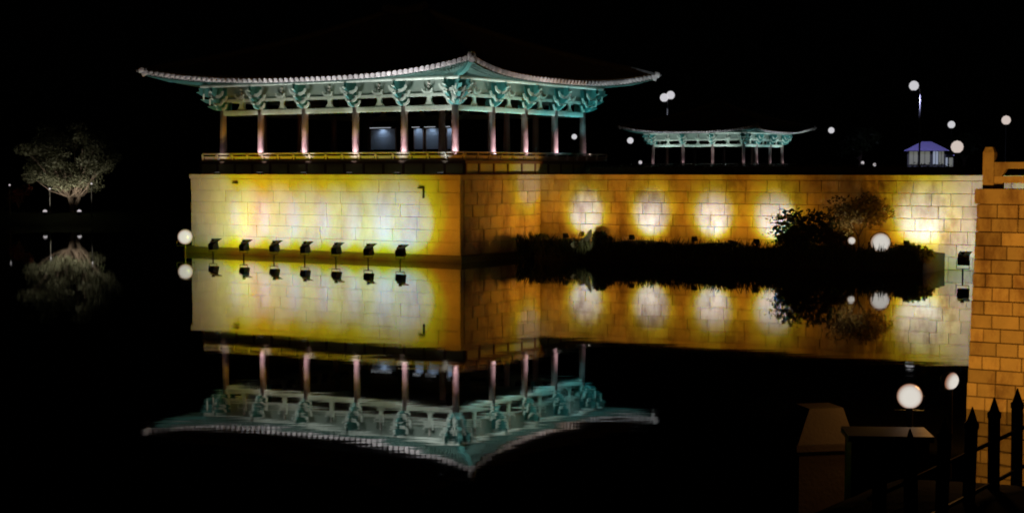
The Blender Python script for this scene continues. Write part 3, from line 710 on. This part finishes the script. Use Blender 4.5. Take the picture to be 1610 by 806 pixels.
# far pavilion lamps
f2 = [(x, 0) for x in xs2] + [(0, y) for y in ys2[1:]]
for i, (x, y) in enumerate(f2):
    left = i < len(xs2); nrm = Vector((.3, -1, 0)).normalized() if left else Vector((1, -.3, 0)).normalized()
    if i == 0: nrm = Vector((.5, -.8, 0)).normalized()
    p = (Vector((x, y, 0)) + nrm*.6)*S2; q = P2 + ct @ p; d3 = ct @ (-nrm)
    where = ('corner column' if i == 0 else f'{["", "first", "second", "third"][i]} column left of its corner') if left else f'{["first", "second", "third"][i - len(xs2)]} column right of its corner'
    uplight((q.x, q.y, P2.z + .8*S2), f'tiny uplight at the foot of the distant pavilion\'s {where}', 'column uplights of the distant pavilion', .11,
        [((0, 0, .25), tuple(d3*.3 + Vector((0, 0, .8))), 5, PNK, 90, .8)])
for i, (x, y) in enumerate(((-10.5, -.62), (-6.2, -.62), (-2, -.62), (.62, 2.0), (.62, 6.1), (.62, 10.2))):
    q = P2 + ct @ (Vector((x, y, 0))*S2)
    t = thing('eave_washer', f'small deck washer of the distant pavilion, {["left of its front", "middle of its front", "right of its front", "near its corner on the right side", "middle of its right side", "far end of its right side"][i]}', 'lamp', (q.x, q.y, P2.z + .803*S2), PR, 'eave washers of the distant pavilion')
    MB().box(-.12, .12, -.08, .08, 0, .1).build('housing', METAL, t); MB().box(-.1, .1, -.065, .065, .102, .11).build('lens', LENS, t)
    inn = Vector((0, .15, 2)) if i < 3 else Vector((-.15, 0, 2))
    spot(t, (0, 0, .16), tuple(Vector((0, 0, .16)) + inn), 210, (.8, 1, .98) if i < 3 else (.45, .9, 1), 108, 1, .05)

for i, (x, y, lab) in enumerate(((-10.0, -3.3, 'added lawn washer below the left front eave of the distant pavilion'), (-3.5, -3.3, 'added lawn washer below the right front eave of the distant pavilion'), (3.3, 3.0, 'added lawn washer by the near right eave of the distant pavilion'), (3.3, 10.0, 'added lawn washer by the far right eave of the distant pavilion'))):  # lamps added to brighten the roof edges of the distant pavilion
    q = P2 + ct @ (Vector((x, y, 0))*S2)
    t = thing('added_lawn_washer', lab, 'lamp', (q.x, q.y, 4.42), PR, 'added lawn washers around the distant pavilion')
    MB().box(-.12, .12, -.08, .08, 0, .1).build('housing', METAL, t); MB().box(-.1, .1, -.065, .065, .102, .11).build('lens', LENS, t)
    spot(t, (0, 0, .16), (0, .6, 2.6) if i < 2 else (-.6, 0, 2.6), 420, (.95, 1, 1), 100, .8, .05)

# display panels inside the large pavilion, each under its own lamp bar
for i, (x, y, w_, lab) in enumerate(((-9.75, 6.6, 1.8, 'widest blue-grey display panel inside the pavilion, left of the others'), (-7.15, 6.6, .62, 'narrow blue-grey display panel just right of the widest one inside the pavilion'), (-6.15, 6.6, .9, 'blue-grey display panel of middle width inside the pavilion'), (-4.9, 6.6, .4, 'slim blue-grey display panel nearest the corner column inside the pavilion'))):
    t = thing('display_panel', lab, 'display panel', W(x, y, HW - .06 + .80), PR, 'lit display panels inside the pavilion')
    MB().box(-w_/2, w_/2, 0, .06, .72, 1.92).build('board', PANEL, t)
    b = MB(); b.box(-w_/2 - .05, -w_/2, -.02, .08, 0, 2.0).box(w_/2, w_/2 + .05, -.02, .08, 0, 2.0); b.build('posts', WOOD, t)
    b = MB(); b.box(-w_/2, w_/2, -.32, -.24, 2.0, 2.08).box(-.03, .03, -.24, .03, 2.04, 2.08); b.build('lamp_bar', METAL, t)
    MB().box(-w_*.42, w_*.42, -.315, -.245, 1.98, 1.997).build('lamp_tube', emis('lit_cold_tube', (.85, .92, 1), .9), t)
    spot(t, (0, -.29, 1.97), (0, 0, 1.25), 9 + 3*(w_ > 1), (.72, .86, 1), 140, .6, .08)

# clipped hedge along the top of the long wall
hd = thing('hedge', 'dark clipped hedge running along the top of the long pond wall', 'hedge', W(3.4, EB + 2.2, 4.4), PR)
b = MB()
for i in range(70):
    x = i*24.0/69
    leafmesh(b, (x, random.uniform(-.1, .1), .34), (.34, .42, .36 + random.uniform(-.04, .05)), 75, .07, hollow=.35)
b.build('foliage', LEAFD, hd)
MB().box(0, 24, -.25, .25, -.1, .5).build('inner_twigs', SOIL, hd)
# ------------------------------------------------------------------ far shore, left
tr = thing('shore_tree', 'broad dimly lit tree on the far left shore', 'tree', (-39.4, 140, .7), 0)
rnd = random.Random(5); tb = MB(); lf = MB()
for k in range(3):
    a = k*2.1; tb.tube([(math.cos(a)*.15, math.sin(a)*.15, -.4), (math.cos(a)*.25, math.sin(a)*.25, .9), (math.cos(a)*.7, math.sin(a)*.5, 2.0)], [.26, .2, .15], 8)
for k in range(70):
    while True:
        v = Vector((rnd.uniform(-1, 1), rnd.uniform(-1, 1), rnd.uniform(-.85, 1)))
        if .45 < v.length < 1: break
    c = Vector((v.x*4.1 - .3, v.y*3.4, 5.0 + v.z*3.1)); a = (k % 3)*2.1
    st_ = Vector((math.cos(a)*.5, math.sin(a)*.4, 1.6)); mid_ = st_.lerp(c, .5) + Vector((0, 0, -.35))
    tb.tube([st_, mid_, c], [.09, .05, .015], 5)
    leafmesh(lf, c, (1.0, .9, .62), 210, .13, hollow=0)
tb.build('trunk', BARK, tr); lf.build('crown', LEAFO, tr)
for i, (dx, dy, w_, lab) in enumerate(((-1.6, -3.2, 210, 'spotlight left of the shore tree trunk'), (1.3, -2.8, 230, 'spotlight right of the shore tree trunk'))):
    t = thing('ground_spotlight', lab, 'lamp', (-39.4 + dx, 140 + dy, .75), 0, 'spotlights under the shore tree')
    b = MB(); b.lathe([(.16, 0), (.18, .25), (.2, .3)], 12); b.build('housing', METAL, t)
    b = MB(); b.lathe([(.19, .302), (.17, .42), (.06, .5)], 12); b.build('lens', SPARK, t)
    spot(t, (0, 0, .6), (-dx*.4, 1.6, 4.2), w_*2.8, (1, .95, .78), 120, .8, .1)
for (x, y, z, lab) in ((-40.9, 138, 3.05, 'small garden lamp left of the shore tree crown'), (-37.2, 138, 3.5, 'small garden lamp right of the shore tree crown'), (-43.8, 136, 3.4, 'small garden lamp at the far left edge')):
    t = thing('garden_lamp', lab, 'lamp', (x, y, .7), 0, 'garden lamps on the far shore')
    b = MB(); b.tube([(0, 0, -.2), (0, 0, z - .8)], .04, 8); b.build('pole', METAL, t)
    b = MB(); b.lathe([(.04, -.06), (.08, -.02), (.08, .06), (.03, .1)], 10, (0, 0, z - .7)); b.build('lantern', SPARK, t)
shrub((-43.2, 136.5, 1.6), (1.6, 1, 1.0), 700, .14, LEAFR, 'dim reddish bush on the far left shore', 'red_bush', clumps=8)
t = thing('garden_lamp', 'low lamp hidden before the reddish bush', 'lamp', (-43.6, 133.6, 1.0), 0, 'garden lamps on the far shore')
MB().lathe([(.1, 0), (.1, .3), (.05, .35)], 10).build('post', METAL, t); spot(t, (0, 0, .5), (.3, 2.5, 1.2), 10, (1, .4, .2), 80)
for i, (x, y, s) in enumerate(((-52, 141, 1.7), (-47, 143, 1.2), (-33.5, 141, 1.4), (-29, 142, 1.7), (-24, 141, 1.3))):
    shrub((x, y, .8), (s, s*.8, s*.8), 500, .16, LEAFD, ['dark bush at the frame edge on the far shore', 'dark bush behind the reddish bush', 'dark bush right of the shore tree', 'dark bush between shore tree and pavilion', 'dark bush next to the pavilion on the far shore'][i], clumps=6, group='bushes on the far shore')

# ------------------------------------------------------------------ street lamps, booth
def street_lamp(loc, top, label, r=.45, m_=None, arm=0., heads=1, glow=20, col=(.9, .92, 1), aim=(0, -.3)):
    t = thing('street_lamp', label, 'street lamp', loc, 0, 'lit lamps beyond the wall')
    h = top - loc[2]
    b = MB(); b.lathe([(.16, 0), (.14, .5), (.08, .6), (.07, h - (.3 if arm else r))], 10); b.build('pole', POLE if glow > 100 else METAL, t)  # poles meant to look unlit are coloured black instead of grey
    offs = [(-arm, 0)] if heads == 1 else [(-.42, -.3), (.35, 0)]
    for dx, dz in offs:
        if arm or heads > 1:
            b = MB(); b.tube([(0, 0, h - .6), (dx*.3, 0, h - .1 + dz), (dx, 0, h + .05 + dz)], .045, 6); b.build('arm', POLE, t)
        b = MB(); b.lathe([(r*.05, r), (r*.5, r*.86), (r*.86, r*.5), (r, 0), (r*.86, -r*.5), (r*.5, -r*.86), (r*.2, -r*.97)], 14, (dx, 0, h + dz)); b.build('globe', m_ or GLOBE, t, smooth=True)
        b = MB(); b.lathe([(r*.25, -r*1.1), (r*.45, -r*.93)], 10, (dx, 0, h + dz)); b.build('collar', POLE, t)
    if glow > 100: spot(t, (offs[0][0] - .2, -.6, h - r - .2), (aim[0], aim[1], 2.0), glow, col, 75, .8, .1)
    return t
G = 4.42
street_lamp((18.9, 190, G), 13.75, 'twin-globe white lamp on a tall post above the trees', .52, GLOBE, 0, 2, 250)
street_lamp((34.7, 133, G), 11.86, 'tall white lamp on a curved arm above the booth', .42, GLOBE, .55, 1, 1300, (.6, .62, 1), (1.9, 6.0))
street_lamp((44.98, 160, G), 9.34, 'small white lamp right of the tall arm lamp', .38, GLOBE, 0, 1, 2)
street_lamp((34.2, 120, G), 6.5, 'large warm lamp low beside the booth', .48, GLOBEW, 0, 1, 8, (1, .6, .35))
street_lamp((47.41, 150, G), 9.48, 'warm lamp high above the stone railing', .44, GLOBEW, 0, 1, 3, (1, .6, .35))
street_lamp((40.86, 200, G), 9.75, 'small white lamp right of the distant pavilion', .40, GLOBE, 0, 1, 2)
street_lamp((13.63, 180, G), 8.08, 'small white lamp left of the distant pavilion', .37, GLOBE, 0, 1, 2)
street_lamp((5.98, 150, G), 7.9, 'small lamp seen between the right columns of the large pavilion', .26, GLOBE, 0, 1, 1)
for i, (x, y, z, lab) in enumerate(((29.2, 130, 5.32, 'tiny path light on the dark lawn left of the booth'), (30.2, 130, 5.16, 'tiny path light closest to the booth on the lawn'), (9.7, 118, 5.3, 'tiny path light between the two pavilions'))):
    t = thing('path_light', lab, 'lamp', (x, y, G), 0, 'path lights on the lawn')
    b = MB(); b.lathe([(.06, 0), (.05, z - G - .12)], 8); b.build('post', METAL, t)
    b = MB(); b.lathe([(.06, -.12), (.13, -.04), (.12, .08), (.03, .14)], 10, (0, 0, z - G)); b.build('lantern', SPARK, t)
bt = thing('ticket_booth', 'small booth with violet roof and lit windows under the tall lamp', 'booth', (37.15, 140, G), R(-14))
MB().box(-1.65, 1.65, -1.1, 1.1, 0, .75).build('wall', PLASTER, bt)
b = MB(); b.box(-1.6, 1.6, .9, 1.1, .755, 2.0).box(-1.65, -1.5, -1.1, -.95, .755, 2.0).box(1.5, 1.65, -1.1, -.95, .755, 2.0).box(.3, .55, -1.1, -1.0, .755, 2.0).box(-.75, -.6, -1.1, -1.0, .755, 2.0); b.build('frame_posts', PLASTER, bt)
WIN = emis('lit_booth_window', (.95, .98, .85), .13); WINB = emis('lit_booth_window_blue', (.66, .76, 1), .34)
for x0, x1, mm in ((-1.49, -.76, WIN), (-.59, .29, WIN), (.56, 1.0, WINB), (1.06, 1.49, WIN)):
    w = MB().box(x0, x1, -1.06, -1.03, .8, 1.95).build('window', mm, bt)
    MB().box((x0+x1)/2 - .025, (x0+x1)/2 + .025, -1.085, -1.063, .8, 1.95).build('window_bar', PLASTER, w)
b = MB(); b.add([(-2.0, -1.5, 2.0), (2.0, -1.5, 2.0), (2.0, 1.5, 2.0), (-2.0, 1.5, 2.0), (-.4, 0, 2.85), (.4, 0, 2.85)], [(0, 1, 5, 4), (1, 2, 5), (2, 3, 4, 5), (3, 0, 4), (3, 2, 1, 0)]); b.build('roof', VIOLET, bt)
sb = thing('side_booth', 'narrow lit kiosk at the right of the violet-roofed booth', 'booth', (38.95, 139.4, G), R(-14))
MB().box(-.45, .45, -.4, .4, 0, 1.55).build('wall', PLASTER, sb); MB().box(-.38, -.06, -.43, -.405, .6, 1.4).build('window', WINB, sb); MB().box(.06, .38, -.43, -.405, .6, 1.4).build('window', WIN, sb)
MB().box(-.55, .55, -.5, .5, 1.553, 1.65).build('roof', VIOLET, sb)
# trees behind, faint against the night
for i, (x, y, h, s, lab) in enumerate(((17.5, 186, 7.2, 4, 'dark tree under the twin-globe lamp'), (33.5, 150, 5.2, 5, 'dark round tree left of the booth'), (8.0, 165, 4.5, 4, 'dark tree behind the right columns of the large pavilion'), (48, 165, 5, 5, 'dark tree right of the booth'))):
    tree((x, y, G), h, s, 1400, .3, LEAFD, lab, 'dark_tree', 40 + i, .2, group='dark trees beyond the wall')

# ------------------------------------------------------------------ near foreground, right
fl = thing('post_fence', 'low black fence of pointed posts in the lower right corner', 'fence', (2.96, 10.0, 2.62), 0)
pm = None
for k in range(-3, 6):
    x, y = .295*k, .43*k
    if pm is None:
        b = MB(); b.lathe([(.042, -.15), (.042, .50), (.048, .50), (.048, .535), (.036, .545), (.004, .64)], 8); q = b.build('post', FENCE, fl); pm = q.data; q.location = (x, y, 0)
    else: inst(pm, 'post', fl, (x, y, 0), (random.uniform(-.03, .03), random.uniform(-.03, .03), 0))
for z in (.06, .34):
    b = MB(); b.tube([(-.295*3.3, -.43*3.3, z), (.295*5.3, .43*5.3, z)], .014, 6); b.build('rail', POLE if z < .1 else FENCE, fl)
bx_ = thing('utility_box', 'dim concrete box with a sloping lid on the near bank', 'box', (2.74, 14.0, 1.55), R(12))
MB().box(-.25, .25, -.25, .25, -.2, .74).build('body', CONC, bx_)
MB().box(-.29, .29, -.29, .29, .743, .80).build('lid_rim', CONC, bx_)
b = MB(); b.add([(-.275, -.275, .803), (.275, -.275, .803), (.275, .275, .803), (-.275, .275, .803), (-.10, -.12, 1.10), (.22, -.12, 1.10), (.22, .2, 1.10), (-.10, .2, 1.10)], [(0,1,5,4),(1,2,6,5),(2,3,7,6),(3,0,4,7),(4,5,6,7),(3,2,1,0)]); b.build('lid', CONC, bx_)
cb = thing('control_cabinet', 'black control cabinet behind the post fence', 'cabinet', (2.98, 12.3, 1.86), R(-5))
MB().box(-.30, .30, -.2, .2, -.2, .80).build('body', CABINET, cb); MB().box(-.33, .33, -.23, .23, .803, .85).build('top', CABINET, cb); MB().box(-.26, -.02, -.215, -.203, 0, .72).build('door', CABINET, cb); MB().box(.02, .26, -.215, -.203, 0, .72).build('door', CABINET, cb)
glare_lamp((3.34, 13.0, 1.95), 'large glaring round lamp on the near bank behind the fence', .115, .94, R(-10), CORER, lights=[((.28, .1, .25), 6, (1, .45, .12)), ((.25, .7, .1), 6, (1, .5, .12))])
t = glare_lamp((6.8, 24.0, 0), 'tilted oval-faced lamp at the foot of the near wall', .15, 1.52, R(35), CORER, tilt=R(12))
spot(t, (.5, .3, 1.4), (3.4, 7.5, 2.0), 1150, (1, .43, .05), 104, .5, .15)
spot(t, (.5, .3, 1.4), (3.6, 7.5, 4.6), 430, (1, .41, .04), 80, .6, .15)
